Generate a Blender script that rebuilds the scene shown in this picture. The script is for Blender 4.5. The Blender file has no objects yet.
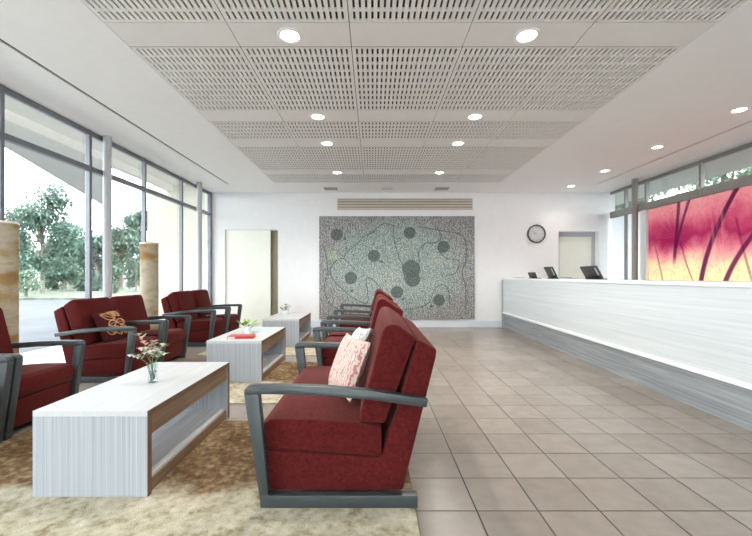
import bpy, bmesh, math, random
from mathutils import Vector, Matrix
R = random.Random(7)
scene = bpy.context.scene
COL = scene.collection
PI = math.pi
F = 388.0          # focal length in pixels of a 752 x 536 picture
EYE = 1.13
CEIL = 2.96

# ------------------------------------------------------------------ nodes
class NT:
    def __init__(s, name):
        s.m = bpy.data.materials.new(name); s.m.use_nodes = True
        s.t = s.m.node_tree; s.n = s.t.nodes; s.l = s.t.links
        s.b = s.n['Principled BSDF']; s.out = s.n['Material Output']
    def put(s, sock, v):
        if isinstance(v, bpy.types.NodeSocket): s.l.new(v, sock)
        elif isinstance(v, (tuple, list)) and len(v) == 3 and sock.type == 'RGBA': sock.default_value = (*v, 1)
        else: sock.default_value = v
    def node(s, typ, ins=None, **kw):
        n = s.n.new(typ)
        for k, v in kw.items(): setattr(n, k, v)
        for k, v in (ins or {}).items(): s.put(n.inputs[k], v)
        return n
    def math(s, op, a, b=0.0, c=0.0):
        return s.node('ShaderNodeMath', {0: a, 1: b, 2: c}, operation=op).outputs[0]
    def coord(s, kind='Object'):
        return s.node('ShaderNodeTexCoord').outputs[kind]
    def pos(s):
        return s.node('ShaderNodeNewGeometry').outputs['Position']
    def xyz(s, v):
        n = s.node('ShaderNodeSeparateXYZ', {0: v}); return n.outputs[0], n.outputs[1], n.outputs[2]
    def comb(s, x, y, z):
        return s.node('ShaderNodeCombineXYZ', {0: x, 1: y, 2: z}).outputs[0]
    def scale(s, v, sc):
        return s.node('ShaderNodeMapping', {'Vector': v, 'Scale': sc}).outputs[0]
    def noise(s, v, scale, detail=3, rough=.55, dist=0.0):
        return s.node('ShaderNodeTexNoise', {'Vector': v, 'Scale': scale, 'Detail': detail, 'Roughness': rough, 'Distortion': dist}).outputs[0]
    def ramp(s, fac, stops, mode='LINEAR'):
        n = s.node('ShaderNodeValToRGB', {0: fac}); e = n.color_ramp.elements; n.color_ramp.interpolation = mode
        while len(e) < len(stops): e.new(.5)
        for q, (p, c) in zip(e, stops):
            q.position = p; q.color = (*c, 1) if len(c) == 3 else c
        return n.outputs[0]
    def mix(s, fac, a, b, blend='MIX'):
        n = s.node('ShaderNodeMix', data_type='RGBA', blend_type=blend)
        s.put(n.inputs[0], fac); s.put(n.inputs[6], a); s.put(n.inputs[7], b)
        return n.outputs[2]
    def step(s, v, lo, hi):
        return s.node('ShaderNodeMapRange', {0: v, 1: lo, 2: hi, 3: 0.0, 4: 1.0}, interpolation_type='SMOOTHSTEP').outputs[0]
    def bump(s, h, strength=.3, dist=.01):
        n = s.node('ShaderNodeBump', {'Strength': strength, 'Distance': dist, 'Height': h})
        s.l.new(n.outputs[0], s.b.inputs['Normal'])
    def set(s, **kw):
        names = dict(color='Base Color', rough='Roughness', metal='Metallic', spec='Specular IOR Level', sheen='Sheen Weight',
                     trans='Transmission Weight', ior='IOR', emit='Emission Color', power='Emission Strength', coat='Coat Weight')
        for k, v in kw.items(): s.put(s.b.inputs[names[k]], v)
        return s
def lin(r, g, b):
    f = lambda c: (c/255/12.92) if c/255 <= .04045 else ((c/255+.055)/1.055)**2.4
    return (f(r), f(g), f(b))
M = {}
def simple(key, color, rough=.5, metal=0, vary=.04, scale=8, spec=.5, bump=0.0):
    t = NT(key)
    n = t.noise(t.coord(), scale, 4)
    c2 = tuple(max(0, c*(1-vary*2)) for c in color); c1 = tuple(min(1, c*(1+vary)) for c in color)
    t.set(color=t.ramp(n, [(.3, c2), (.7, c1)]), rough=rough, metal=metal, spec=spec)
    if bump: t.bump(t.noise(t.coord(), scale*12, 3), bump, .004)
    M[key] = t.m
simple('plaster', (.90, .90, .905), .7, vary=.01)
simple('ceiling_white', (.95, .95, .95), .8, vary=.01)
simple('panel_paint', (.86, .85, .83), .75, vary=.01)
simple('void', (.10, .095, .09), .9)
simple('slot_dark', (.06, .055, .05), .8)
simple('skirting', (.74, .78, .84), .45, vary=.01)
simple('frame_metal', (.20, .21, .23), .4, .4)
simple('frame_taupe', (.32, .31, .29), .45, .3)
simple('dark_metal', (.03, .03, .033), .5)
simple('column_paint', (.52, .53, .55), .45, vary=.02)
simple('column_taupe', (.27, .26, .245), .45, vary=.02)
simple('arm_grey', (.040, .050, .053), .38, vary=.06, scale=20, spec=.55)
simple('counter_white', (.86, .88, .89), .25, vary=.01)
simple('door_cream', (.90, .90, .80), .35, vary=.01)
simple('door_olive', (.34, .30, .20), .5, vary=.03)
simple('door_frame', (.5, .51, .55), .4, vary=.01)
simple('grille_beige', (.66, .59, .54), .5, vary=.02)
simple('black_plastic', (.012, .013, .014), .35)
simple('grey_plastic', (.4, .41, .4), .45)
simple('red_cover', (.42, .02, .03), .4)
simple('paper', (.8, .79, .75), .8)
simple('blue_paper', (.45, .58, .68), .5)
simple('ceramic', (.82, .82, .8), .2, vary=.01)
simple('clock_face', (.62, .64, .65), .5, vary=.01)
simple('clock_rim', (.09, .095, .10), .35)
simple('asphalt', (.075, .086, .10), .8, vary=.15, scale=.8)
simple('lawn', (.15, .18, .13), .9, vary=.3, scale=1.5)
simple('soffit', (.62, .60, .56), .8, vary=.02)
simple('wing_wall', (.50, .48, .40), .8, vary=.02)
simple('bark', (.26, .23, .19), .9, vary=.3, scale=14)
simple('stem_green', (.12, .2, .07), .6)
simple('leaf_grey', (.34, .42, .28), .6, vary=.2)
simple('leaf_bright', (.24, .42, .08), .5, vary=.2)
simple('petal_cream', (.82, .77, .68), .6, vary=.05)
simple('petal_pink', (.72, .42, .38), .6, vary=.1)
simple('dark_paint', (.09, .115, .11), .7)
simple('lamp_metal', (.3, .3, .3), .4, .6)
simple('thread', (.62, .33, .16), .7, vary=.15, scale=40)
simple('laminate_edge', (.17, .10, .06), .45, vary=.15, scale=6)

def leafmat(key, a, b):
    t = NT(key)
    n = t.noise(t.coord(), 1.2, 4)
    col = t.ramp(n, [(.35, a), (.65, b)])
    t.set(color=col, rough=.7)
    tr = t.node('ShaderNodeBsdfTranslucent', {'Color': col})
    mx = t.node('ShaderNodeMixShader', {0: .3}); t.l.new(t.b.outputs[0], mx.inputs[1]); t.l.new(tr.outputs[0], mx.inputs[2])
    t.l.new(mx.outputs[0], t.out.inputs[0]); M[key] = t.m
leafmat('leaf_gum', (.08, .16, .12), (.20, .28, .23))
leafmat('leaf_dark', (.07, .13, .10), (.16, .24, .18))
leafmat('leaf_pale', (.2, .3, .22), (.36, .43, .34))

def glass(key, tint=(.97, .985, .985), fac=1.0):
    t = NT(key)
    tr = t.node('ShaderNodeBsdfTransparent', {'Color': tint}); gl = t.node('ShaderNodeBsdfGlossy', {'Roughness': 0.0, 'Color': (1, 1, 1)})
    fc = t.node('ShaderNodeLayerWeight', {0: .5}).outputs['Facing']
    fr = t.math('ADD', .035, t.math('MULTIPLY', t.math('POWER', fc, 5.0), .9))
    mx = t.node('ShaderNodeMixShader', {0: t.math('MULTIPLY', fr, fac)})
    t.l.new(tr.outputs[0], mx.inputs[1]); t.l.new(gl.outputs[0], mx.inputs[2]); t.l.new(mx.outputs[0], t.out.inputs[0]); M[key] = t.m
glass('pane'); glass('vase_glass', (.9, .95, .95), 1.6)

def translucent(key, colfn, mixf=.6, rough=.3):
    t = NT(key); col = colfn(t)
    t.set(color=col, rough=rough)
    tr = t.node('ShaderNodeBsdfTranslucent'); t.put(tr.inputs[0], col)
    mx = t.node('ShaderNodeMixShader', {0: mixf}); t.l.new(t.b.outputs[0], mx.inputs[1]); t.l.new(tr.outputs[0], mx.inputs[2])
    t.l.new(mx.outputs[0], t.out.inputs[0]); M[key] = t.m
translucent('frosted', lambda t: t.ramp(t.noise(t.coord(), 3), [(0, (.86, .88, .92)), (1, (.9, .92, .95))]))

def floor_mat():
    t = NT('floor_tile'); x, y, z = t.xyz(t.pos())
    W, D, x0, y0 = .2955, .3035, .204, 1.866
    u = t.math('DIVIDE', t.math('SUBTRACT', x, x0), W); v = t.math('DIVIDE', t.math('SUBTRACT', y, y0), D)
    def edge(q, w):
        f = t.math('FRACT', q); d = t.math('MINIMUM', f, t.math('SUBTRACT', 1.0, f)); return t.math('MULTIPLY', d, w)
    d = t.math('MINIMUM', edge(u, W), edge(v, D))
    grout = t.math('SUBTRACT', 1.0, t.step(d, .0028, .0050))
    wn = t.node('ShaderNodeTexWhiteNoise', {'Vector': t.comb(t.math('FLOOR', u), t.math('FLOOR', v), 0.0)}, noise_dimensions='3D').outputs['Value']
    nz = t.math('ADD', t.math('MULTIPLY', wn, .35), t.math('MULTIPLY', t.noise(t.pos(), 9, 5), .65))
    tile = t.ramp(nz, [(.2, (.25, .212, .182)), (.8, (.335, .298, .262))])
    t.set(color=t.mix(grout, tile, (.045, .036, .03)), rough=t.math('ADD', t.math('MULTIPLY', grout, .4), t.math('ADD', .17, t.math('MULTIPLY', t.noise(t.pos(), 30, 2), .12))), spec=.5)
    t.bump(t.math('SUBTRACT', 1.0, grout), .5, .002); M['floor_tile'] = t.m
floor_mat()

def streak(key, sc, a, b, rough=.35, det=4):
    t = NT(key); v = t.scale(t.coord(), sc)
    n = t.noise(v, 1.0, det, .6); n2 = t.noise(t.scale(t.coord(), tuple(s*.27 for s in sc)), 1.0, 2)
    q = t.math('ADD', t.math('MULTIPLY', n, .65), t.math('MULTIPLY', n2, .35))
    t.set(color=t.ramp(q, [(.34, a), (.64, b)]), rough=rough); M[key] = t.m
simple('bounce_pale', (.78, .77, .74), .8, vary=.05, scale=1)
streak('lam_vertical', (170, 170, .8), (.25, .275, .305), (.44, .465, .50))
streak('lam_along', (70, 1.2, 70), (.46, .475, .49), (.54, .55, .555), .45)
streak('wood_along', (60, 1.6, 60), (.14, .085, .05), (.27, .18, .115), .4)
streak('shelf_along', (50, 1.6, 50), (.40, .41, .43), (.6, .6, .6), .3)
streak('counter_face', (30, 1.3, 110), (.54, .59, .61), (.68, .71, .725), .3)
streak('counter_kick', (30, 1.4, 75), (.18, .20, .215), (.38, .40, .415), .35)

def fabric(key, a, b):
    t = NT(key); c = t.coord()
    n = t.math('ADD', t.math('MULTIPLY', t.noise(c, 260, 2), .6), t.math('MULTIPLY', t.noise(c, 60, 3), .4))
    t.set(color=t.ramp(n, [(.35, a), (.65, b)]), rough=.9, sheen=.09, spec=.12)
    t.put(t.b.inputs['Sheen Tint'], (1, .6, .5)); t.put(t.b.inputs['Sheen Roughness'], .5)
    t.bump(n, .35, .003); M[key] = t.m
fabric('red_fabric', (.042, .0038, .004), (.118, .0115, .0115))
fabric('dark_red_fabric', (.035, .006, .008), (.09, .015, .018))

def rug_mat():
    t = NT('rug_pile'); x, y, z = t.xyz(t.coord())
    big = t.noise(t.coord(), 3.2, 5, .6, .3); mid = t.math('ADD', t.math('MULTIPLY', t.noise(t.coord(), 24, 6, .7, .2), .6), t.math('MULTIPLY', t.noise(t.coord(), 6, 3, .5), .4)); fine = t.noise(t.coord(), 150, 2)
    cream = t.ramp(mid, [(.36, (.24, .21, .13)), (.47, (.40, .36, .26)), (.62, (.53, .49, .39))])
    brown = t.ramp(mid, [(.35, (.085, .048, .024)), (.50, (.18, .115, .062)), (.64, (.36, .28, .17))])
    shade_fld = t.step(t.math('ADD', y, t.math('MULTIPLY', t.math('SUBTRACT', big, .5), .5)), -.09, .06)  # brown half: mostly table shade put into the pile colour, partly own pattern
    t.set(color=t.mix(t.math('MULTIPLY', fine, .5), t.mix(shade_fld, cream, brown), (.10, .07, .04), 'MULTIPLY'), rough=.95, spec=.1)
    t.b.inputs['Base Color']
    t.set(color=t.mix(shade_fld, cream, brown)); t.bump(t.math('ADD', fine, mid), .6, .006); M['rug_pile'] = t.m
rug_mat()

def lamp_cols(t):
    x, y, z = t.xyz(t.coord())
    ang = t.math('ARCTAN2', y, x)
    band = t.noise(t.comb(t.math('MULTIPLY', t.math('SINE', ang), .28), t.math('MULTIPLY', t.math('COSINE', ang), .28), t.math('MULTIPLY', z, 4.6)), 1.0, 2, .5)
    fib = t.noise(t.comb(t.math('MULTIPLY', ang, 2.0), 0.0, t.math('MULTIPLY', z, 60.0)), 1.0, 2)
    ver = t.noise(t.comb(t.math('MULTIPLY', ang, 30.0), 0.0, t.math('MULTIPLY', z, 4.0)), 1.0, 3)
    q = t.math('ADD', t.math('MULTIPLY', band, .76), t.math('ADD', t.math('MULTIPLY', fib, .14), t.math('MULTIPLY', ver, .10)))
    return t.ramp(q, [(.34, (.36, .21, .10)), (.43, (.46, .29, .12)), (.47, (.52, .42, .27)), (.55, (.64, .57, .45)), (.62, (.50, .38, .22)), (.68, (.44, .28, .12))])
translucent('lamp_weave', lamp_cols, .35, .8)

def painting_mat():
    t = NT('dot_painting'); x, y, z = t.xyz(t.coord())     # object origin = centre of the canvas, x across, z up
    p = t.coord(); flat = t.comb(x, 0.0, z)
    big = t.noise(flat, 1.1, 3); base = t.mix(t.step(big, .35, .65), (.22, .36, .31), (.36, .43, .40))
    cen = t.math('SQRT', t.math('ADD', t.math('MULTIPLY', t.math('MULTIPLY', x, x), .5), t.math('MULTIPLY', z, z)))
    base = t.mix(t.step(cen, .75, 1.25), base, (.28, .235, .24))
    base = t.mix(t.step(t.noise(t.scale(flat, (1, 1, 1.2)), 1.9, 2), .6, .72), base, (.42, .46, .30))
    vor = t.node('ShaderNodeTexVoronoi', {'Vector': flat, 'Scale': 48.0}, feature='F1').outputs['Distance']
    base = t.mix(t.step(vor, .25, .55), t.mix(.40, base, (.78, .82, .80)), t.mix(.60, base, (.05, .06, .06)))
    wv = t.node('ShaderNodeTexWave', {'Vector': flat, 'Scale': 9.0, 'Distortion': 9.0, 'Detail': 2.0, 'Detail Scale': 1.4}).outputs['Fac']
    base = t.mix(t.math('MULTIPLY', t.step(wv, .5, .85), .30), base, (.72, .76, .74))
    cs = [(337, 235, 6), (409.5, 233, 6), (374, 256, 6), (351, 278, 6.2), (412.5, 279, 7.5), (411, 269, 9), (397, 292, 6), (438.6, 300, 5.8), (443, 247, 6), (345, 238.5, 1.5), (381.5, 261.5, 1.5), (352, 291, 1.3), (403, 299, 1.3), (431, 306, 1.5)]
    for (cx, cy, r) in cs:
        s = 8.53/F; wx = (cx-396.8)*s; wz = (267.7-cy)*s; r *= s
        d = t.math('SQRT', t.math('ADD', t.math('POWER', t.math('ABSOLUTE', t.math('SUBTRACT', x, wx)), 2.0), t.math('POWER', t.math('ABSOLUTE', t.math('SUBTRACT', z, wz)), 2.0)))
        inside = t.math('SUBTRACT', 1.0, t.step(d, r*.93, r*1.07))
        spot = t.mix(t.step(t.noise(flat, 42, 2), .4, .6), (.035, .05, .048), (.13, .17, .16))
        base = t.mix(t.math('MULTIPLY', inside, .9), base, spot)
    t.set(color=base, rough=.7); t.bump(vor, .3, .004); M['dot_painting'] = t.m
painting_mat()

def art_cols(t):
    x, y, z = t.xyz(t.pos())
    v = t.comb(0.0, y, z)
    w = t.math('ADD', z, t.math('MULTIPLY', t.math('SUBTRACT', t.noise(v, 1.6, 4, .6), .5), .75))
    col = t.ramp(t.math('DIVIDE', t.math('SUBTRACT', w, 1.0), 1.4),
        [(0.02, (.86, .84, .56)), (.22, (.86, .72, .54)), (.38, (.80, .44, .46)), (.55, (.52, .075, .22)), (.68, (.62, .16, .28)), (.84, (.82, .42, .46)), (1, (.86, .54, .54))])
    # a soft magenta flower head, with fine radiating filaments
    fy, fz = 6.72, 1.80
    dy = t.math('SUBTRACT', y, fy); dz = t.math('SUBTRACT', z, fz)
    rr = t.math('SQRT', t.math('ADD', t.math('MULTIPLY', dy, dy), t.math('MULTIPLY', dz, dz)))
    an = t.math('ARCTAN2', dz, dy)
    fil = t.noise(t.comb(t.math('MULTIPLY', an, 9.0), t.math('MULTIPLY', rr, .8), 0.0), 1.0, 3)
    head = t.math('MULTIPLY', t.math('SUBTRACT', 1.0, t.step(rr, .05, .50)), t.step(fil, .3, .6))
    col = t.mix(t.math('MULTIPLY', head, .8), col, (.42, .02, .17))
    thin = t.math('MULTIPLY', t.math('SUBTRACT', 1.0, t.step(t.math('ABSOLUTE', t.math('SUBTRACT', t.noise(t.comb(0.0, t.math('MULTIPLY', y, 1.6), z), 3.6, 3, .6), .5)), .006, .02)), .28)
    col = t.mix(thin, col, (.50, .06, .18))
    # stems: y = a + b*s + c*s*s, s = z - 1.1
    s = t.math('SUBTRACT', z, 1.1)
    def stem(a, b, c, w, zlo, zhi, fac):
        yy = t.math('ADD', a, t.math('ADD', t.math('MULTIPLY', s, b), t.math('MULTIPLY', t.math('MULTIPLY', s, s), c)))
        d = t.math('ABSOLUTE', t.math('SUBTRACT', y, yy))
        m = t.math('SUBTRACT', 1.0, t.step(d, w*.6, w*1.4))
        m = t.math('MULTIPLY', m, t.math('MULTIPLY', t.step(z, zlo-.1, zlo+.1), t.math('SUBTRACT', 1.0, t.step(z, zhi-.1, zhi+.1))))
        return t.math('MULTIPLY', m, fac)
    for args in ((6.16, -.22, -.19, .045, .3, 2.6, .9), (6.745, -.1, 0.0, .035, 1.4, 2.6, .8), (6.80, -.17, -.11, .03, 1.6, 2.6, .8),
                 (5.72, -.45, -.36, .045, .6, 1.95, .85), (7.0, .25, .1, .02, .9, 1.7, .4), (5.35, .3, -.05, .02, .9, 2.0, .4), (6.35, .5, -.2, .018, 1.0, 1.7, .5), (5.1, -.1, -.2, .04, 1.0, 2.5, .7)):
        col = t.mix(stem(*args), col, (.24, .02, .14))
    col = t.mix(t.math('MULTIPLY', t.step(t.noise(t.comb(0.0, t.math('MULTIPLY', y, 8.0), t.math('MULTIPLY', z, .8)), 1.0, 3), .55, .75), .25), col, (1, .85, .7))
    return col
translucent('art_film', art_cols, .7, .2)

def cushion_mat(key, a, b, c, scale):
    t = NT(key); p = t.coord()
    w = t.node('ShaderNodeTexWave', {'Vector': p, 'Scale': scale, 'Distortion': 7.0, 'Detail': 2.0, 'Detail Scale': 2.0}).outputs['Fac']
    n = t.noise(p, 30, 3)
    col = t.mix(t.step(w, .55, .75), a, b); col = t.mix(t.step(n, .58, .66), col, c)
    t.set(color=col, rough=.9, sheen=.2); t.bump(t.noise(p, 200, 2), .3, .003); M[key] = t.m
cushion_mat('pink_pattern', (.60, .50, .42), (.46, .19, .19), (.30, .10, .08), 15.0)
cushion_mat('white_pattern', (.62, .61, .58), (.36, .37, .37), (.2, .2, .2), 9.0)
for k, e in (('lamp_glow', 7.0),):
    t = NT(k); n = t.noise(t.coord(), 40, 2)
    t.set(color=(1, 1, 1), emit=t.ramp(n, [(0, (1, .93, .84)), (1, (1, .96, .9))]), power=e); M[k] = t.m
t = NT('water'); t.set(color=t.ramp(t.noise(t.coord(), 5), [(0, (.9, .95, .95)), (1, (.95, 1, 1))]), rough=0.0, trans=1.0, ior=1.33); M['water'] = t.m

# ------------------------------------------------------------------ mesh helpers
class MB:
    def __init__(s): s.bm = bmesh.new()
    def _faces(s, vs, fs):
        v = [s.bm.verts.new(p) for p in vs]
        return [s.bm.faces.new([v[i] for i in f]) for f in fs]
    def box(s, x0, x1, y0, y1, z0, z1, bev=0.0, seg=2):
        b = bmesh.new()
        vs = [b.verts.new((x, y, z)) for z in (z0, z1) for y in (y0, y1) for x in (x0, x1)]
        for f in ((0, 2, 3, 1), (4, 5, 7, 6), (0, 1, 5, 4), (2, 6, 7, 3), (0, 4, 6, 2), (1, 3, 7, 5)): b.faces.new([vs[i] for i in f])
        if bev: bmesh.ops.bevel(b, geom=b.edges[:], offset=bev, segments=seg, affect='EDGES', profile=.5)
        s.absorb(b); return s
    def absorb(s, b, mat=None):
        if mat is not None: bmesh.ops.transform(b, matrix=mat, verts=b.verts)
        me = bpy.data.meshes.new('tmp'); b.to_mesh(me); b.free(); s.bm.from_mesh(me); bpy.data.meshes.remove(me)
    def prism(s, prof, y0, y1, bev=0.0, seg=3):
        """profile of (x, z) points, extruded along y"""
        b = bmesh.new(); n = len(prof)
        a = [b.verts.new((x, y0, z)) for x, z in prof]; c = [b.verts.new((x, y1, z)) for x, z in prof]
        b.faces.new(a); b.faces.new(c[::-1])
        for i in range(n): b.faces.new((a[i], c[i], c[(i+1) % n], a[(i+1) % n]))
        bmesh.ops.recalc_face_normals(b, faces=b.faces)
        if bev: bmesh.ops.bevel(b, geom=b.edges[:], offset=bev, segments=seg, affect='EDGES', profile=.5, clamp_overlap=True)
        s.absorb(b); return s
    def lathe(s, prof, c=(0, 0, 0), n=28, axis='z'):
        """profile of (r, h) points"""
        rings = []
        for r, h in prof:
            ring = []
            for i in range(n):
                a = 2*PI*i/n
                p = (r*math.cos(a), r*math.sin(a), h) if axis == 'z' else (r*math.cos(a), h, r*math.sin(a)) if axis == 'y' else (h, r*math.cos(a), r*math.sin(a))
                ring.append(s.bm.verts.new((p[0]+c[0], p[1]+c[1], p[2]+c[2])))
            rings.append(ring)
        for a, b in zip(rings, rings[1:]):
            for i in range(n): s.bm.faces.new((a[i], a[(i+1) % n], b[(i+1) % n], b[i]))
        if prof[0][0] > 1e-4: s.bm.faces.new(rings[0][::-1])
        if prof[-1][0] > 1e-4: s.bm.faces.new(rings[-1])
        return s
    def tube(s, pts, rad, n=8):
        pts = [Vector(p) for p in pts]; rings = []
        rad = rad if isinstance(rad, (list, tuple)) else [rad]*len(pts)
        for i, p in enumerate(pts):
            d = (pts[min(i+1, len(pts)-1)] - pts[max(i-1, 0)]).normalized()
            u = d.orthogonal().normalized() if i == 0 else (rings[-1][1] - d*d.dot(rings[-1][1])).normalized()
            w = d.cross(u)
            rings.append(([s.bm.verts.new(p + (u*math.cos(2*PI*k/n) + w*math.sin(2*PI*k/n))*rad[i]) for k in range(n)], u))
        for (a, _), (b, _) in zip(rings, rings[1:]):
            for k in range(n): s.bm.faces.new((a[k], a[(k+1) % n], b[(k+1) % n], b[k]))
        s.bm.faces.new(rings[0][0][::-1]); s.bm.faces.new(rings[-1][0])
        return s
    def quad(s, a, b, c, d):
        s.bm.faces.new([s.bm.verts.new(p) for p in (a, b, c, d)]); return s
    def leaf(s, p, d, ln, wd, up=(0, 0, 1)):
        """a pointed, slightly folded leaf blade from p along d"""
        p = Vector(p); d = Vector(d).normalized(); side = d.cross(Vector(up))
        side = side.normalized() if side.length > 1e-3 else d.orthogonal().normalized()
        nrm = side.cross(d)
        v = [p, p + d*ln*.45 + side*wd*.5 + nrm*wd*.12, p + d*ln, p + d*ln*.45 - side*wd*.5 + nrm*wd*.12, p + d*ln*.5]
        v = [s.bm.verts.new(q) for q in v]
        s.bm.faces.new((v[0], v[1], v[4])); s.bm.faces.new((v[1], v[2], v[4])); s.bm.faces.new((v[4], v[2], v[3])); s.bm.faces.new((v[0], v[4], v[3]))
        return s
    def build(s, name, mat, parent=None, smooth=False, loc=(0, 0, 0), recalc=True):
        if recalc: bmesh.ops.recalc_face_normals(s.bm, faces=s.bm.faces)
        me = bpy.data.meshes.new(name)
        if smooth:
            for f in s.bm.faces: f.smooth = True
            lim = math.radians(38)
            for e in s.bm.edges:
                if len(e.link_faces) == 2 and e.calc_face_angle(0) > lim: e.smooth = False
        s.bm.to_mesh(me); s.bm.free(); me.materials.append(M[mat] if isinstance(mat, str) else mat)
        o = bpy.data.objects.new(name, me); COL.objects.link(o); o.location = loc; o.parent = parent
        return o
def tag(o, label, cat, group=None, kind=None):
    o['label'] = label; o['category'] = cat
    if group: o['group'] = group
    if kind: o['kind'] = kind
    return o
def thing(name, label, cat, loc=(0, 0, 0), rz=0, group=None, kind=None):
    o = bpy.data.objects.new(name, None); COL.objects.link(o); o.empty_display_size = .1
    o.location = loc; o.rotation_euler = (0, 0, rz)
    return tag(o, label, cat, group, kind)
def copy_tree(o, parent=None):
    c = o.copy(); COL.objects.link(c); c.parent = parent
    for ch in [k for k in bpy.data.objects if k.parent == o]: copy_tree(ch, c)
    return c
def again(o, label, loc, rz=None, group=None):
    c = copy_tree(o); c['label'] = label; c.location = loc
    if rz is not None: c.rotation_euler = (0, 0, rz)
    if group: c['group'] = group
    return c
def struct(o, label, cat): return tag(o, label, cat, None, 'structure')
def at(x, y, Y):
    """the point seen at pixel (x, y) at depth Y"""
    return Vector(((x-373)*Y/F, Y, EYE + (276-y)*Y/F))

# ------------------------------------------------------------------ the room
XL, XR, YB, YF = -3.60, 5.22, 8.53, -3.0
b = MB().box(XL-.1, XR+.1, YF-.1, YB+.5, -.12, 0)
struct(b.build('floor', 'floor_tile'), 'beige square tiled floor with dark grout', 'floor')

# ceiling: plasterboard with a hole for the acoustic panels and a slot by each window wall
c = MB(); T = .12; PX0, PX1, PY0, PY1 = -1.945, 2.487, 2.2, 7.6
SL, SR, SW, SY = -2.89, 4.47, .035, 7.76
for x0, x1, y0, y1 in ((XL-.1, SL-SW/2, YF, YB+.3), (SL+SW/2, PX0, YF, SY), (SL-SW/2, PX0, SY, YB+.3), (PX1, SR-SW/2, YF, SY), (PX1, SR+SW/2, SY, YB+.3),
                       (SR+SW/2, XR+.1, YF, YB+.3), (PX0, PX1, YF, PY0), (PX0, PX1, PY1, YB+.3)):
    c.box(x0, x1, y0, y1, CEIL, CEIL+T)
c.box(XL-.1, XR+.1, YF, YB+.3, CEIL+T, CEIL+T+.06)
ceiling = struct(c.build('ceiling', 'ceiling_white'), 'white plasterboard ceiling with a field of slotted panels', 'ceiling')
c = MB().box(PX0, PX1, PY0, PY1, CEIL+.06, CEIL+.10); c.build('void_lining', 'void', ceiling)
for x in (SL, SR):
    MB().box(x-SW/2, x+SW/2, YF, SY, CEIL+.012, CEIL+.05).build('slot_diffuser', 'slot_dark', ceiling)
PWID = (PX1-PX0)/5
def panel_mesh(w, d, holes):
    m = MB(); th = .012; g = .0028
    if not holes:
        m.box(g, w-g, g, d-g, 0, th); return m
    nx, ny = 20, round(d/.12); mx, my = .02, .012
    cw, cd = (w-2*mx)/nx, (d-2*my)/ny; hw, hl = cw*.36, cd*.76
    def face(*p): m.bm.faces.new([m.bm.verts.new(q) for q in p])
    def rect(x0, x1, y0, y1): face((x0, y0, 0), (x0, y1, 0), (x1, y1, 0), (x1, y0, 0))
    rect(g, mx, g, d-g); rect(w-mx, w-g, g, d-g); rect(mx, w-mx, g, my); rect(mx, w-mx, d-my, d-g)
    for i in range(nx):
        for j in range(ny):
            x0, y0 = mx+i*cw, my+j*cd; x1, y1 = x0+cw, y0+cd
            a0, a1 = (x0+x1)/2-hw/2, (x0+x1)/2+hw/2; b0, b1 = (y0+y1)/2-hl/2, (y0+y1)/2+hl/2
            rect(x0, a0, y0, y1); rect(a1, x1, y0, y1); rect(a0, a1, y0, b0); rect(a0, a1, b1, y1)
            face((a0, b0, 0), (a0, b1, 0), (a0, b1, th), (a0, b0, th)); face((a1, b0, 0), (a1, b0, th), (a1, b1, th), (a1, b1, 0))
            face((a0, b0, 0), (a0, b0, th), (a1, b0, th), (a1, b0, 0)); face((a0, b1, 0), (a1, b1, 0), (a1, b1, th), (a0, b1, th))
    return m
protos = {}
rows = [(2.2, 2.8, 1), (2.8, 3.1, 0), (3.1, 4.3, 1), (4.3, 4.6, 0), (4.6, 5.2, 1), (5.2, 5.5, 0), (5.5, 6.7, 1), (6.7, 7.0, 0), (7.0, 7.6, 1)]
for y0, y1, h in rows:
    for i in range(5):
        key = (round(y1-y0, 2), h); loc = (PX0+i*PWID, y0, CEIL+.001)
        if key not in protos:
            protos[key] = panel_mesh(PWID, y1-y0, h).build('slotted_panel' if h else 'plain_panel', 'panel_paint', ceiling, recalc=not h); o = protos[key]
        else:
            o = protos[key].copy(); COL.objects.link(o); o.parent = ceiling
        o.location = loc

# back wall with its two door recesses
D1 = (-3.26, -2.09, 2.145); D2 = (4.08, 4.966, 2.11); TH = .35
w = MB()
for x0, x1, z0, z1 in ((XL-.1, D1[0], 0, CEIL), (D1[0], D1[1], D1[2], CEIL), (D1[1], D2[0], 0, CEIL), (D2[0], D2[1], D2[2], CEIL), (D2[1], XR+.1, 0, CEIL)):
    w.box(x0, x1, YB, YB+TH, z0, z1)
w.box(XL-.1, XR+.1, YB+TH, YB+TH+.1, 0, CEIL)
struct(w.build('wall_back', 'plaster'), 'white back wall behind the painting', 'wall')
s = MB(); s.box(XL, D1[0], YB-.014, YB, 0, .15); s.box(D1[1], 2.82, YB-.014, YB, 0, .15, .004)
struct(s.build('baseboard_back', 'skirting'), 'pale blue grey skirting along the back wall', 'skirting')
d = thing('door_1', 'cream sliding door in the recess behind the third table', 'door', (0, 0, 0), kind='structure')
MB().box(D1[0], -2.27, YB+.05, YB+.09, 0, D1[2], .004).build('door_leaf', 'door_cream', d)
MB().box(-2.275, D1[1], YB+.16, YB+.20, 0, D1[2]).build('pocket_lining', 'door_olive', d)
d = thing('door_2', 'cream door in a grey frame beyond the counter', 'door', (0, 0, 0), kind='structure')
MB().box(4.17, 4.90, YB+.17, YB+.21, 0, 2.01).build('door_leaf', 'door_cream', d)
f = MB(); f.box(D2[0], 4.17, YB+.15, YB+.23, 0, 2.11); f.box(4.90, D2[1], YB+.15, YB+.23, 0, 2.11); f.box(4.17, 4.90, YB+.15, YB+.23, 2.01, 2.11)
f.build('door_frame', 'door_frame', d)

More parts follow.
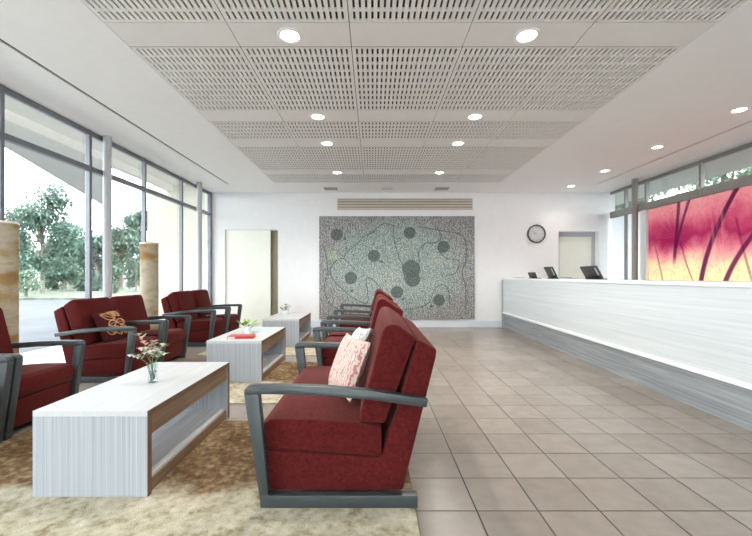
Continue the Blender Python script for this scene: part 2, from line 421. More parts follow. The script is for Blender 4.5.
# window walls: every bay is a window of its own
def side_window(n, X, sgn, y0, y1, label, fm, lower='pane', tz=(2.45, 2.51), sill=.07, lower_obj=True):
    """bay between y0 and y1; sgn = -1 left wall (outside is -x), +1 right wall. X is the inner face of the frame"""
    o = thing('window_%d' % n, label, 'window', (0, 0, 0), kind='structure')
    xa, xb = sorted((X, X + sgn*.06)); xm = X + sgn*.05
    MB().box(xa, xb, y0-.022, y0+.022, 0 if lower else tz[0], CEIL, .004).build('mullion', fm, o)
    MB().box(xa+.01, xb-.01, y0+.027, y1-.027, CEIL-.06, CEIL, .003).build('head_rail', fm, o)
    MB().box(xa, xb, y0+.027, y1-.027, tz[0], tz[1], .003).build('transom', fm, o)
    MB().box(xa, xb, y0+.027, y1-.027, 0, sill, .003).build('sill_rail', fm, o)
    MB().box(xm-.004, xm+.004, y0+.027, y1-.027, tz[1], CEIL-.06).build('clerestory_pane', 'pane', o)
    if lower: MB().box(xm-.004, xm+.004, y0+.027, y1-.027, sill, tz[0]).build('pane', lower, o)
    return o
GX = -3.54
for n, (y0, y1, lb) in enumerate(((3.71, 4.87, 'window bay behind the cushioned armchair and the first column'), (4.87, 6.05, 'window bay behind the second floor lamp'),
                              (6.05, 7.22, 'window bay behind the third pair of armchairs'), (7.22, 8.47, 'last window bay before the back wall'))):
    side_window(n+1, GX, -1, y0, y1, lb, 'frame_metal')
MB().box(GX-.06, GX, 8.445, YB, 0, CEIL).build('mullion', 'frame_metal', bpy.data.objects['window_4'])
k = 5
for y0, y1, lb in ((2.54, 3.71, 'window bay behind the first floor lamp'), (1.37, 2.54, 'window bay beside the first armchair'), (-.97, 1.37, 'window bay beside the camera'), (-3.0, -.97, 'window bay near the entrance')):
    side_window(k, GX, -1, y0, y1, lb, 'frame_metal'); k += 1
RX = 5.17; TZ = (2.385, 2.52)
side_window(k, RX, 1, 7.97, 8.50, 'narrow frosted window bay in the far corner', 'frame_taupe', 'frosted', TZ); k += 1
w10 = side_window(k, RX, 1, 7.37, 7.97, 'narrow frosted bay beside the taupe column', 'frame_taupe', 'frosted', TZ); k += 1
MB().box(RX-.005, RX+.09, 7.345, 7.50, 0, TZ[0]).build('jamb_panel', 'counter_white', w10)
for y0, y1, lb in ((6.14, 7.37, 'clerestory bay above the first pink printed panel'), (4.91, 6.14, 'clerestory bay above the second pink printed panel'), (3.68, 4.91, 'clerestory bay above the third pink printed panel')):
    side_window(k, RX, 1, y0, y1, lb, 'frame_taupe', None, TZ, .9); k += 1
for y0, y1, lb in ((1.3, 3.68, 'clear window bay beside the counter end'), (-3.0, 1.3, 'clear window bay near the entrance on the counter side')):
    side_window(k, RX, 1, y0, y1, lb, 'frame_taupe', 'pane', TZ, .9); k += 1
for y0, y1, lb in ((6.142, 7.343, 'pink and yellow plant print panel with a dark flower head and two thin stems'), (4.912, 6.138, 'pink and yellow plant print panel with one thick slanting purple stem'), (3.707, 4.908, 'pink and yellow plant print panel closest to the near end of the counter')):
    o = MB().box(RX+.046, RX+.054, y0, y1, .9, TZ[0]).build('printed_glass_panel', 'art_film')
    tag(o, lb, 'glass art panel', 'printed glass panels on the window wall')
w = MB(); w.box(XL-.3, XR+.3, YF-.15, YF, 2.35, CEIL); w.box(XL-.3, -1.4, YF-.15, YF, 0, 2.35); w.box(1.8, XR+.3, YF-.15, YF, 0, 2.35)
struct(w.build('wall_front', 'plaster'), 'white wall around the glazed entrance', 'wall')
o = thing('window_%d' % k, 'glazed entrance front opposite the painting', 'window', kind='structure')
for x in (-1.37, .2, 1.77): MB().box(x-.03, x+.03, YF-.1, YF-.02, 0, 2.35).build('mullion', 'frame_metal', o)
MB().box(-1.34, 1.74, YF-.066, YF-.058, 0, 2.35).build('pane', 'pane', o)

for x, y, r, lb, mt in ((-3.492, 5.10, .050, 'round pale grey column between window and cushioned armchair', 'column_paint'), (-3.40, 7.60, .05, 'round pale grey column by the far end of the window wall', 'column_paint'),
                    (4.94, 7.32, .052, 'round taupe column behind the counter beside the pink panel', 'column_taupe')):
    o = MB().lathe([(r, 0), (r, CEIL)], (0, 0, 0), 32).build('column', mt, smooth=True, loc=(x, y, 0)); tag(o, lb, 'column', None, 'structure')

# ------------------------------------------------------------------ downlights and grilles
def downlight(x, y, label, group, r=.095, en=42):
    o = thing('downlight', label, 'ceiling light', (x, y, CEIL), group=group)
    MB().lathe([(r*.70, -.002), (r*.78, -.009), (r*.96, -.010), (r*1.03, 0)], n=32).build('trim_ring', 'ceiling_white', o, smooth=True)
    MB().lathe([(.001, -.002), (r*.4, -.003), (r*.72, -.004), (r*.72, 0)], n=32).build('lens', 'lamp_glow', o, smooth=True)
    ld = bpy.data.lights.new('downlight_beam', 'SPOT'); ld.energy = en; ld.spot_size = math.radians(140); ld.spot_blend = .8; ld.color = (1, .93, .85); ld.shadow_soft_size = .06
    lo_ = bpy.data.objects.new('downlight_beam', ld); COL.objects.link(lo_); lo_.parent = o; lo_.location = (0, 0, -.02)
    return o
dl = downlight(-.633, 2.95, 'round downlight in the plain strip nearest the camera, window side', 'downlights in the panelled ceiling')
G1, G2 = 'downlights in the panelled ceiling', 'downlights over the counter'
ords = ['nearest', 'second', 'third', 'farthest']
for i, y in enumerate((2.95, 4.45, 5.35, 6.85)):
    for x, sd in ((-.633, 'window side'), (1.17, 'counter side')):
        lb = 'round downlight in the %s plain ceiling strip, %s' % (ords[i], sd)
        if i == 0 and x < 0: dl['label'] = lb; continue
        again(dl, lb, (x, y, CEIL), group=G1)
for i, y in enumerate((4.27, 5.5, 6.74, 7.89)):
    downlight(4.03, y, 'round downlight over the counter, %s of the row of four' % ords[i], G2, .085, 12)
def vent(x, y, label):
    o = thing('ceiling_vent', label, 'vent', (x, y, CEIL), group='small ceiling vents above the wall grille')
    f = MB(); f.box(-.14, .14, -.11, -.085, -.012, 0); f.box(-.14, .14, .085, .11, -.012, 0); f.box(-.14, -.115, -.085, .085, -.012, 0); f.box(.115, .14, -.085, .085, -.012, 0)
    f.build('frame', 'grey_plastic', o)
    MB().box(-.115, .115, -.085, .085, -.003, 0).build('backing', 'slot_dark', o)
    for j in range(5): MB().box(-.115, .115, -.075+j*.034, -.058+j*.034, -.010, -.003).build('louvre', 'grey_plastic', o)
    return o
v = vent(-.885, 8.12, 'small grey ceiling vent above the painting, window side')
again(v, 'small grey ceiling vent above the painting, counter side', (1.44, 8.12, CEIL))
o = thing('ceiling_plate', 'blank pale ceiling plate between the two small vents', 'ceiling plate', (.3, 8.12, CEIL))
MB().box(-.15, .15, -.1, .1, -.010, 0, .004).build('cover', 'panel_paint', o)
MB().box(-.11, .11, -.06, .06, -.014, -.010, .002).build('insert', 'counter_white', o)
g = thing('air_grille', 'long beige slatted air grille on the wall above the painting', 'air grille', (.70, YB, 2.705))
gw, gh = 1.485, .125
f = MB(); f.box(-gw, gw, -.03, 0, gh-.012, gh); f.box(-gw, gw, -.03, 0, -gh, -gh+.012); f.box(-gw, -gw+.015, -.03, 0, -gh+.012, gh-.012); f.box(gw-.015, gw, -.03, 0, -gh+.012, gh-.012)
f.build('frame', 'grille_beige', g)
MB().box(-gw+.015, gw-.015, -.006, 0, -gh+.012, gh-.012).build('backing', 'door_olive', g)
for j in range(4):
    z = gh-.035-j*.058
    MB().prism([(-.028, z-.026), (-.024, z-.028), (-.008, z+.008), (-.012, z+.012)], -gw+.015, gw-.015).build('slat', 'grille_beige', g)
for o in [q for q in bpy.data.objects if q.parent == g and q.name.startswith('slat')]: # profile is (y, z) and runs along x
    o.data.transform(Matrix(((0, 1, 0, 0), (1, 0, 0, 0), (0, 0, 1, 0), (0, 0, 0, 1)))); o.data.flip_normals()

# ------------------------------------------------------------------ painting and clock
p = thing('dot_painting', 'large grey green painting of dots, dark discs and winding lines', 'painting', (.523, YB, 1.312))
MB().box(-1.70, 1.70, -.045, -.012, -1.127, 1.127, .004).build('canvas', 'dot_painting', p)
MB().box(-1.66, 1.66, -.012, 0, -1.09, 1.09).build('stretcher_frame', 'laminate_edge', p)
LN = [[(270, 130), (225, 150), (190, 185), (150, 220), (140, 245)], [(345, 105), (345, 150), (352, 190), (365, 235), (383, 275), (392, 330), (420, 357), (442, 330), (448, 260), (448, 210), (475, 180), (520, 175), (540, 150), (520, 110)],
      [(190, 290), (160, 260), (130, 240), (95, 265), (85, 300), (110, 345), (150, 380), (190, 410), (235, 425), (238, 380), (232, 325), (250, 322), (280, 350), (305, 390)], [(250, 140), (300, 100), (345, 105)],
      [(390, 450), (440, 445), (490, 420), (510, 370), (535, 350), (560, 355), (572, 385), (575, 430)], [(440, 110), (500, 120), (560, 130), (610, 140), (640, 175), (640, 250), (625, 300), (640, 360), (640, 450)], [(60, 200), (75, 290), (60, 360), (85, 430), (150, 460)], [(520, 200), (560, 240), (610, 250), (600, 300), (560, 310)]]
pl = MB(); k_ = 8.53/F
for ln_ in LN:
    P_ = [Vector(((310+cx*.2426-396.8)*k_, -.0455, (267.7-200-cy_*.2426)*k_)) for cx, cy_ in ln_]; pts = []
    for i in range(len(P_)-1):
        p0, p1, p2, p3 = P_[max(i-1, 0)], P_[i], P_[i+1], P_[min(i+2, len(P_)-1)]
        for q in range(6):
            u = q/6; pts.append(.5*(2*p1 + (p2-p0)*u + (2*p0-5*p1+4*p2-p3)*u*u + (3*p1-p0-3*p2+p3)*u**3))
    pl.tube(pts + [P_[-1]], .0085, 6)
bmesh.ops.scale(pl.bm, vec=(1, .25, 1), space=Matrix.Translation((0, .0455, 0)), verts=pl.bm.verts)
pl.build('painted_line', 'dark_paint', p, True)
ck = thing('wall_clock', 'round wall clock with dark rim on the white back wall', 'clock', (3.585, YB, 2.055))
MB().lathe([(.18, 0), (.20, -.008), (.205, -.03), (.195, -.042), (.172, -.036), (.170, -.018)], n=48, axis='y').build('rim', 'clock_rim', ck, smooth=True)
MB().lathe([(.001, -.020), (.172, -.020), (.172, 0)], n=48, axis='y').build('dial', 'clock_face', ck, smooth=True)
for i in range(12):
    a = i*PI/6; q = MB().box(-.004, .004, -.023, -.020, .135, .158); bmesh.ops.transform(q.bm, matrix=Matrix.Rotation(a, 4, 'Y'), verts=q.bm.verts); q.build('hour_mark', 'clock_rim', ck)
for nm, a, ln, wd in (('hour_hand', math.radians(-95), .075, .007), ('minute_hand', math.radians(-60), .12, .005)):
    q = MB().box(-wd, wd, -.026, -.023, -.015, ln); bmesh.ops.transform(q.bm, matrix=Matrix.Rotation(a, 4, 'Y'), verts=q.bm.verts); q.build(nm, 'grey_plastic', ck)

# ------------------------------------------------------------------ reception counter
ct = thing('reception_counter', 'long white woodgrain reception counter with darker grey base panel', 'counter', (0, 0, 0))
CY0, CY1 = .9, 8.56
ct.location = (-.079, 0, 0); ct.rotation_euler = (0, 0, -.021)
MB().box(2.735, 3.30, CY0, CY1, 1.045, 1.083, .004).build('worktop', 'counter_white', ct)
MB().box(2.75, 2.785, CY0, CY1-.02, .348, 1.045).build('front_panel', 'counter_face', ct)
MB().box(2.730, 2.80, CY0, CY1-.02, .312, .348, .003).build('ledge_strip', 'counter_white', ct)
MB().box(2.775, 2.815, CY0, CY1-.02, 0, .312).build('kick_panel', 'counter_kick', ct)
MB().box(2.72, 3.28, CY1-.02, CY1, 0, 1.045).build('end_panel', 'grey_plastic', ct)
MB().box(2.815, 3.28, CY0, CY0+.03, 0, 1.045).build('end_panel', 'counter_face', ct)
MB().box(3.26, 3.30, CY0+.03, CY1-.02, 0, 1.045).build('rear_panel', 'counter_face', ct)

def terminal(name, x, y, z, wy, h, lean, label, cat, stripe=True):
    """flat black screen facing the staff side (+x), its top leaning towards the room (-x)"""
    o = thing(name, label, cat, (x, y, z))
    rot = Matrix.Rotation(-lean, 4, 'Y')
    q = MB().box(-.012, .012, -wy/2, wy/2, .012, h, .004); bmesh.ops.transform(q.bm, matrix=rot, verts=q.bm.verts); q.build('casing', 'black_plastic', o)
    q = MB().box(.012, .014, -wy/2+.012, wy/2-.012, .03, h-.012); bmesh.ops.transform(q.bm, matrix=rot, verts=q.bm.verts); q.build('screen', 'slot_dark', o)
    q = MB().box(-.07, .10, -wy*.3, wy*.3, 0, .014, .004); q.build('stand', 'black_plastic', o)
    if stripe:
        q = MB().box(-.014, -.012, -wy*.5+.02, -wy*.5+.05, h*.35, h*.9); bmesh.ops.transform(q.bm, matrix=rot, verts=q.bm.verts); q.build('side_strip', 'grey_plastic', o)
    return o
terminal('counter_screen', 3.05, 5.33, 1.083, .40, .205, .50, 'large black screen leaning back on the counter in front of the cream door', 'screen')
terminal('counter_screen', 3.01, 6.46, 1.083, .30, .22, .45, 'upright black screen on the counter, middle of three', 'screen')
terminal('counter_screen', 3.04, 7.33, 1.083, .30, .125, .40, 'smallest black screen on the counter, below the clock', 'screen', False)
o = thing('document_tray', 'low grey tray lying beside the middle counter screen', 'tray', (3.07, 6.1, 1.083))
MB().box(-.10, .10, -.1, .1, 0, .012, .003).build('base', 'grey_plastic', o); MB().box(-.10, .10, .085, .1, .012, .03).build('rim', 'grey_plastic', o)
o = thing('leaflet_pile', 'low pile of pale leaflets at the far end of the counter', 'leaflets', (3.0, 8.0, 1.083))
MB().box(-.1, .1, -.11, .11, 0, .012).build('lower_leaflets', 'paper', o); MB().box(-.085, .095, -.1, .1, .012, .02).build('top_leaflet', 'grey_plastic', o)

# ------------------------------------------------------------------ rugs
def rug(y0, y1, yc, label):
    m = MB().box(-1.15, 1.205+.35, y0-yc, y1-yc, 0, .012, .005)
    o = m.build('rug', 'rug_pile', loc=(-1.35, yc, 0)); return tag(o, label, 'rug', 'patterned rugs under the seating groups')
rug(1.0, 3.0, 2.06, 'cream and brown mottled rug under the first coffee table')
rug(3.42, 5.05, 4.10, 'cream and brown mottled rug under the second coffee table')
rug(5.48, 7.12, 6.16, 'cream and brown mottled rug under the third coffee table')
RZ = .012

# ------------------------------------------------------------------ armchairs and sofas
def armchair(name, label, w, kx=1.0, group=None):
    """front towards -x, width w along y"""
    o = thing(name, label, 'armchair' if 'chair' in name else 'sofa', group=group)
    S = lambda pr: [(x*kx, z) for x, z in pr]
    h = w/2; ta = .05; hb = h-ta-.002
    MB().prism(S([(-.525, .055), (.147, .055), (.312, .713), (.317, .754), (.221, .805), (.05, .24), (.03, .222), (-.02, .222), (-.54, .258)]), -hb, hb, .012).build('body', 'red_fabric', o, True)
    MB().prism(S([(-.545, .262), (-.566, .30), (-.57, .345), (-.552, .388), (-.505, .408), (-.30, .405), (-.06, .388), (.04, .368), (.046, .24), (.03, .226)]), -hb, hb, .018).build('seat_cushion', 'red_fabric', o, True)
    MB().prism(S([(-.066, .392), (-.068, .42), (.045, .84), (.062, .868), (.092, .880), (.128, .872), (.214, .812), (.060, .385)]), -hb+.004, hb-.004, .02).build('back_cushion', 'red_fabric', o, True)
    for s in (-1, 1):
        y0, y1 = sorted((s*h, s*(h-ta)))
        MB().prism(S([(-.622, .548), (-.620, .572), (-.605, .586), (-.58, .590), (-.45, .590), (-.25, .584), (-.02, .567), (.266, .524), (.258, .484), (-.02, .522), (-.25, .541), (-.45, .547), (-.552, .548)]), y0, y1, .004, 2).build('armrest', 'arm_grey', o, True)
        MB().prism(S([(-.622, .548), (-.552, .548), (-.505, .06), (-.548, .06)]), y0, y1, .003, 2).build('front_leg', 'arm_grey', o, True)
        MB().prism(S([(-.548, .06), (-.541, 0), (.215, 0), (.215, .06)]), y0, y1, .003, 2).build('base_rail', 'arm_grey', o, True)
    return o
GL, GR = 'red armchairs along the window', 'red seats along the walkway'
sofa = armchair('sofa', 'wide red sofa with grey arms nearest the camera, holding patterned pillows', 1.26, 1.0, GR)
sofa.location = (0, 2.497, RZ)
again(sofa, 'wide red sofa with grey arms closest to the painting', (0, 6.72, RZ), group=GR)
ch = armchair('armchair', 'x', .63, 1.0, GR); ch.location = (0, 4.305, RZ); ch['label'] = 'red armchair in the middle walkway pair, directly behind the pillow sofa'
again(ch, 'red armchair in the middle walkway pair, the one closer to the painting', (0, 4.94, RZ), group=GR)
XC = -3.12
ch = armchair('armchair', 'red window armchair with its arm cut off by the picture edge', .635, .96, GL); ch.location = (XC+.085, 2.32, 0); ch.rotation_euler = (0, 0, PI)
for y, lb in ((2.975, 'red window armchair behind the near end of the first coffee table, beside the first lamp'), (4.42, 'red window armchair holding the dark leaf embroidered cushion'), (5.075, 'red window armchair behind the flower vase, next to the cushioned one'),
              (6.52, 'red window armchair just beyond the second floor lamp'), (7.175, 'red window armchair nearest the back wall and cream door')):
    again(ch, lb, (XC + (.085 if y < 3 else 0), y, 0), PI, GL)

# ------------------------------------------------------------------ cushions
def pillow_mesh(a, b_, T, n=18):
    m = MB(); top, bot = {}, {}
    th = lambda u, v: T*((1-u**4)*(1-v**4))**.55
    def P(u, v): return a*u*(1-.07*(1-v*v)), b_*v*(1-.07*(1-u*u))
    for i in range(n+1):
        for j in range(n+1):
            u, v = -1+2*i/n, -1+2*j/n; x, y = P(u, v); z = th(u, v)
            top[i, j] = m.bm.verts.new((x, y, z))
            bot[i, j] = top[i, j] if i in (0, n) or j in (0, n) else m.bm.verts.new((x, y, -z))
    for i in range(n):
        for j in range(n):
            m.bm.faces.new((top[i, j], top[i+1, j], top[i+1, j+1], top[i, j+1])); m.bm.faces.new((bot[i, j], bot[i, j+1], bot[i+1, j+1], bot[i+1, j]))
    return m, lambda u, v: Vector((*P(u, v), th(u, v)))
def cushion(name, label, c, nrm, up, a, b_, T, mat, piping=None):
    o = thing(name, label, 'cushion')
    z = Vector(nrm).normalized(); y = (Vector(up) - z*z.dot(Vector(up))).normalized(); x = y.cross(z)
    m = Matrix((x, y, z)).transposed().to_4x4(); m.translation = Vector(c); o.matrix_world = m
    q, surf = pillow_mesh(a, b_, T); q.build('cover', mat, o, True)
    rim = MB(); pts = []
    for k in range(4):
        for i in range(12):
            t = -1+2*i/12; pts.append(surf(*((t, -1), (1, t), (-t, 1), (-1, -t))[k]))
    rim.tube(pts + [pts[0]], .004, 6); rim.build('piping', piping or mat, o, True)
    return o, surf
cushion('pillow', 'pink and cream patterned pillow leaning in the nearest sofa', (-.150, 2.36, .590), (-.84, -.40, .36), (.36, .16, .88), .185, .172, .055, 'pink_pattern')
cushion('pillow', 'white and grey pillow tucked behind the pink patterned one', (-.125, 2.74, .60), (-.88, -.2, .40), (.38, .2, .88), .17, .175, .05, 'white_pattern')
cu, surf = cushion('pillow', 'dark maroon pillow embroidered with tan leaves on a window armchair', (-2.98, 4.42, .575), (.88, -.12, .42), (-.35, 0, .93), .19, .17, .06, 'dark_red_fabric')
em = MB()
def leafline(u0, v0, ang, L, W):
    ca, sa = math.cos(ang), math.sin(ang)
    for s in (-1, 1, 0):
        pts = []
        for i in range(13):
            t = i/12; l = L*t; w_ = s*W*math.sin(PI*t)**.8
            u, v = u0 + l*ca - w_*sa, v0 + l*sa + w_*ca
            if abs(u) < .95 and abs(v) < .95: pts.append(surf(u, v) + Vector((0, 0, .003)))
        if len(pts) > 2: em.tube(pts, .0065 if s else .004, 5)
for a in ((-.75, .75, -.5, .95, .24), (.2, .5, 2.2, .6, .16), (.05, .1, -.2, .75, .2), (-.6, -.1, .3, .7, .2), (-.2, -.25, -1.0, .75, .22), (.35, -.15, -1.3, .75, .2), (.1, .9, -.8, .6, .16), (-.8, -.4, -.6, .6, .18)): leafline(*a)
em.build('embroidery', 'thread', cu, True)

# ------------------------------------------------------------------ coffee tables
def table(label):
    """x from 0 to -.6 (walkway edge at 0), y from 0 to 1.12"""
    o = thing('coffee_table', label, 'table', group='pale woodgrain coffee tables between the seats')
    W, L, H = .581, 1.12, .435
    MB().box(-W, 0, 0, L, H-.028, H, .002).build('tabletop', 'lam_along', o)
    MB().box(0, .0025, 0, L, H-.028, H-.001).build('edge_strip', 'laminate_edge', o)
    for y in (0, L-.035):
        ep = MB().box(-W, 0, y, y+.035, 0, H-.028, .0015).build('end_panel', 'lam_vertical', o)
        MB().box(0, .0025, y+.001, y+.035, 0, H-.028).build('edge_strip', 'laminate_edge', ep)
    MB().box(-.030, -.008, .035, L-.035, H-.135, H-.032).build('apron', 'wood_along', o)
    MB().box(-W+.008, -W+.030, .035, L-.035, H-.135, H-.032).build('apron', 'wood_along', o)
    sh = MB().box(-W+.02, -.02, .035, L-.035, .05, .075).build('shelf', 'shelf_along', o)
    MB().box(-.020, -.012, .035, L-.035, .0, .062).build('edge_strip', 'wood_along', sh)
    return o
TX = -1.145
tb = table('long pale woodgrain coffee table nearest the camera, with the flower vase'); tb.location = (-1.142, 1.963, RZ)
again(tb, 'long pale woodgrain coffee table holding the red book', (TX-.03, 4.09, RZ))
again(tb, 'long pale woodgrain coffee table nearest the back wall', (TX-.02, 6.12, RZ))
TT = .435 + RZ

# ------------------------------------------------------------------ table-top things
vx, vy = -1.42, 2.50
v = thing('glass_vase', 'small clear glass vase of wild flowers on the first coffee table', 'vase', (vx, vy, TT))
MB().lathe([(.001, 0), (.026, 0), (.030, .006), (.027, .05), (.030, .10), (.033, .125), (.031, .125), (.027, .10), (.024, .05), (.026, .010), (.001, .010)], n=32).build('glass_wall', 'vase_glass', v, True)
MB().lathe([(.001, .0115), (.025, .0115), (.0235, .05), (.0245, .07), (.001, .07)], n=32).build('water', 'water', v, True)
def sprig(base, tip, nl, nb, leafm, petalm, label, group, ll=.05, br=.012, start=.45):
    base, tip = Vector(base), Vector(tip)
    o = thing('flower_sprig', label, 'flower', base, group=group); d = tip-base
    mid = Vector((d.x*.08, d.y*.08, .15))
    path = lambda t: mid*(2*t*(1-t)) + d*(t*t)
    MB().tube([path(i/8) for i in range(9)], [.0022-.001*i/8 for i in range(9)], 6).build('stem', 'stem_green', o, True)
    for i in range(nl):
        t = start + (1-start)*i/max(1, nl-1)*.9; a = R.uniform(0, 2*PI)
        MB().leaf(path(t), (math.cos(a), math.sin(a), R.uniform(.1, .9)), ll*R.uniform(.7, 1.2), ll*.42).build('leaf', leafm, o)
    for i in range(nb):
        t = 1-.35*i/max(1, nb); c = path(t) + Vector((R.uniform(-1, 1), R.uniform(-1, 1), R.uniform(-.3, .8)))*(.018 if i else 0)
        q = MB(); q.lathe([(.001, -br*.3), (br*.35, -br*.1), (br*.3, br*.35), (.001, br*.5)], c, 8)
        for j in range(6):
            a = 2*PI*j/6 + R.random(); q.leaf(c, (math.cos(a), math.sin(a), .5), br*1.5, br*1.1)
        q.build('blossom', petalm, o)
    return o
SP = [((-.10, .02, .30), 4, 4, 'petal_pink', 'tallest pink tipped sprig in the glass vase'), ((.05, .03, .23), 7, 4, 'petal_cream', 'cream sprig leaning toward the walkway in the glass vase'), ((-.05, -.05, .22), 6, 5, 'petal_cream', 'cream sprig leaning toward the camera in the glass vase'),
      ((-.135, -.02, .17), 7, 4, 'petal_cream', 'low cream sprig leaning toward the window in the glass vase'), ((.085, -.02, .18), 8, 3, 'petal_cream', 'leafy sprig leaning lowest toward the walkway in the glass vase'), ((-.02, .06, .25), 6, 5, 'petal_pink', 'pink and green sprig at the back of the glass vase'),
      ((.02, -.04, .20), 6, 5, 'petal_cream', 'short cream sprig in the middle of the glass vase')]
for i, (t_, nl, nb, pm, lb) in enumerate(SP):
    a = i*2*PI/7; bx, by = vx+.008*math.cos(a), vy+.008*math.sin(a)
    sprig((bx, by, TT+.014), (vx+t_[0], vy+t_[1], TT+t_[2]), nl+3, nb, 'leaf_grey', pm, lb, 'wild flower sprigs in the glass vase', .05, .016, .66)
# second table: book, plant, magazine
q = thing('book', 'closed red book lying on the second coffee table', 'book', (-1.45, 4.30, TT))
MB().box(-.135, .135, -.09, .09, 0, .004).build('cover', 'red_cover', q); MB().box(-.135, .135, -.09, .09, .022, .026).build('cover', 'red_cover', q)
MB().box(-.135, .12, -.086, .086, .004, .022).build('pages', 'paper', q); MB().box(-.139, -.135, -.09, .09, 0, .026).build('spine', 'red_cover', q)
q.rotation_euler = (0, 0, .12)
MB().box(-.06, .135, -.0905, -.09, .001, .025).build('cover_edge', 'red_cover', q)
px, py = -1.49, 4.62
q = thing('potted_plant', 'small green leafy plant in a white pot on the second coffee table', 'plant', (px, py, TT))
MB().lathe([(.001, 0), (.035, 0), (.042, .07), (.045, .08), (.039, .08), (.037, .065), (.001, .065)], n=28).build('pot', 'ceramic', q, True)
for i in range(16):
    a = i*2.4; e = R.uniform(.25, .9); ln = R.uniform(.09, .14)
    d = Vector((math.cos(a), math.sin(a), e)); st = Vector((.01*math.cos(a), .01*math.sin(a), .066))
    m = MB().tube([st, st + d*ln*.5], .0018, 5); m.build('stalk', 'stem_green', q)
    MB().leaf(st + d*ln*.45, d, ln*.8, .045).build('leaf', 'leaf_bright', q)
for lb, x, y, r in (('pale blue magazine lying beside the plant on the second coffee table', -1.40, 4.83, .3),):
    q = thing('magazine', lb, 'magazine', (x, y, TT), r)
    MB().box(-.105, .105, -.14, .14, 0, .010).build('pages', 'paper', q); MB().box(-.106, .106, -.141, .141, .010, .012).build('cover', 'blue_paper', q)
    MB().box(-.08, .02, .02, .1, .012, .0125).build('cover_picture', 'grey_plastic', q)
# third table
px, py = -1.56, 6.85
q = thing('flower_bowl', 'small white bowl of pale flowers on the third coffee table', 'bowl', (px, py, TT))
MB().lathe([(.001, 0), (.045, 0), (.075, .05), (.08, .08), (.074, .08), (.07, .05), (.04, .012), (.001, .012)], n=28).build('bowl', 'ceramic', q, True)
for i in range(9):
    a = i*2.4; r = .02+.045*(i % 3)/2
    tip = Vector((r*1.3*math.cos(a), r*1.3*math.sin(a), .13+.06*R.random()))
    s_ = MB().tube([(r*.5*math.cos(a), r*.5*math.sin(a), .013), tip], .002, 5).build('stalk', 'stem_green', q)
    k_ = MB().lathe([(.001, -.015), (.018, -.004), (.022, .01), (.001, .02)], tip, 10)
    for j in range(5): k_.leaf(tip, (math.cos(j*1.256), math.sin(j*1.256), .35), .04, .03)
    k_.build('blossom', 'petal_cream' if i % 3 else 'leaf_grey', q, True)
for i in range(5):
    a = i*1.3; MB().leaf((.03*math.cos(a), .03*math.sin(a), .07), (math.cos(a), math.sin(a), .8), .12, .04).build('leaf', 'leaf_grey', q)

# ------------------------------------------------------------------ floor lamps
fl = thing('floor_lamp', 'tall woven cylinder floor lamp nearest the camera, at the picture edge', 'floor lamp', (-3.385, 3.53, 0), group='woven cylinder floor lamps by the window')
rr = .122
sh = MB(); sh.lathe([(rr, .03), (rr, 1.62), (rr-.004, 1.62), (rr-.004, .03)], n=48)
sh.build('lamp_shade', 'lamp_weave', fl, True)
MB().lathe([(.001, 0), (.12, 0), (.12, .025), (.001, .03)], n=40).build('base', 'lamp_metal', fl, True)
MB().lathe([(.012, .03), (.012, 1.40)], n=16).build('pole', 'lamp_metal', fl, True)
MB().lathe([(rr-.006, 1.605), (rr+.003, 1.605), (rr+.003, 1.625), (rr-.006, 1.625)], n=48).build('top_ring', 'petal_cream', fl, True)
MB().lathe([(.001, 1.40), (.03, 1.42), (.045, 1.47), (.03, 1.52), (.001, 1.54)], n=20).build('bulb', 'ceramic', fl, True)
again(fl, 'tall woven cylinder floor lamp between the second and third armchair pairs', (-3.345, 5.80, 0), 1.9)

# ------------------------------------------------------------------ outside
g = MB().box(-5.4, XL-.1, -8, 9.9, -.12, -.06); g.box(XL-.1, XR+.1, -9, YF-.16, -.12, -.06)  # pale reflector slabs, added to throw daylight up to the ceiling
struct(g.build('bounce_slab', 'bounce_pale'), 'pale slab added outside to bounce daylight onto the ceiling', 'light reflector')
g = MB(); g.box(-130, XL-.1, -30, 120, -.22, -.12); g.box(XR+.1, 60, -30, 120, -.22, -.12); g.box(XL-.1, XR+.1, -30, YF-.1, -.22, -.12); g.box(XL-.1, XR+.1, YB+.5, 120, -.22, -.12)
struct(g.build('exterior_ground', 'asphalt'), 'pale grey driveway outside the windows', 'ground')
g = MB(); g.box(-120, -9, 20.5, 110, -.12, -.02); g.box(9.5, 40, -5, 40, -.12, -.05)
tag(g.build('lawn', 'lawn'), 'strip of grass under the trees beyond the driveway', 'lawn', None, 'structure')
cn = MB()
edge = [(-3.66, 0.0), (-3.66, 9.9), (-5.25, 9.9), (-5.25, 7.8), (-9.05, 13.2), (-6.6, 6.9), (-3.75, 0.0)]
bm = cn.bm; lo = [bm.verts.new((x, y, 3.45)) for x, y in edge]; hi = [bm.verts.new((x, y, 3.75)) for x, y in edge]
bm.faces.new(lo); bm.faces.new(hi[::-1])
for i in range(7): bm.faces.new((lo[i], lo[(i+1) % 7], hi[(i+1) % 7], hi[i]))
o = struct(cn.build('roof_overhang', 'soffit'), 'beige soffit of the roof overhang outside the window wall', 'roof')
MB().box(-5.25, -5.10, 4.5, 9.9, 3.30, 3.45).build('downstand_beam', 'soffit', o)
struct(MB().box(-5.75, -3.66, 9.9, 16, -.12, 3.45).build('wall_wing', 'wing_wall'), 'cream outside wall of the building wing seen through the far windows', 'wall')
struct(MB().box(XR+.1, XR+1.3, -3, 14, 3.02, 3.3).build('roof_eaves', 'soffit'), 'pale eaves outside the clerestory over the counter', 'roof')

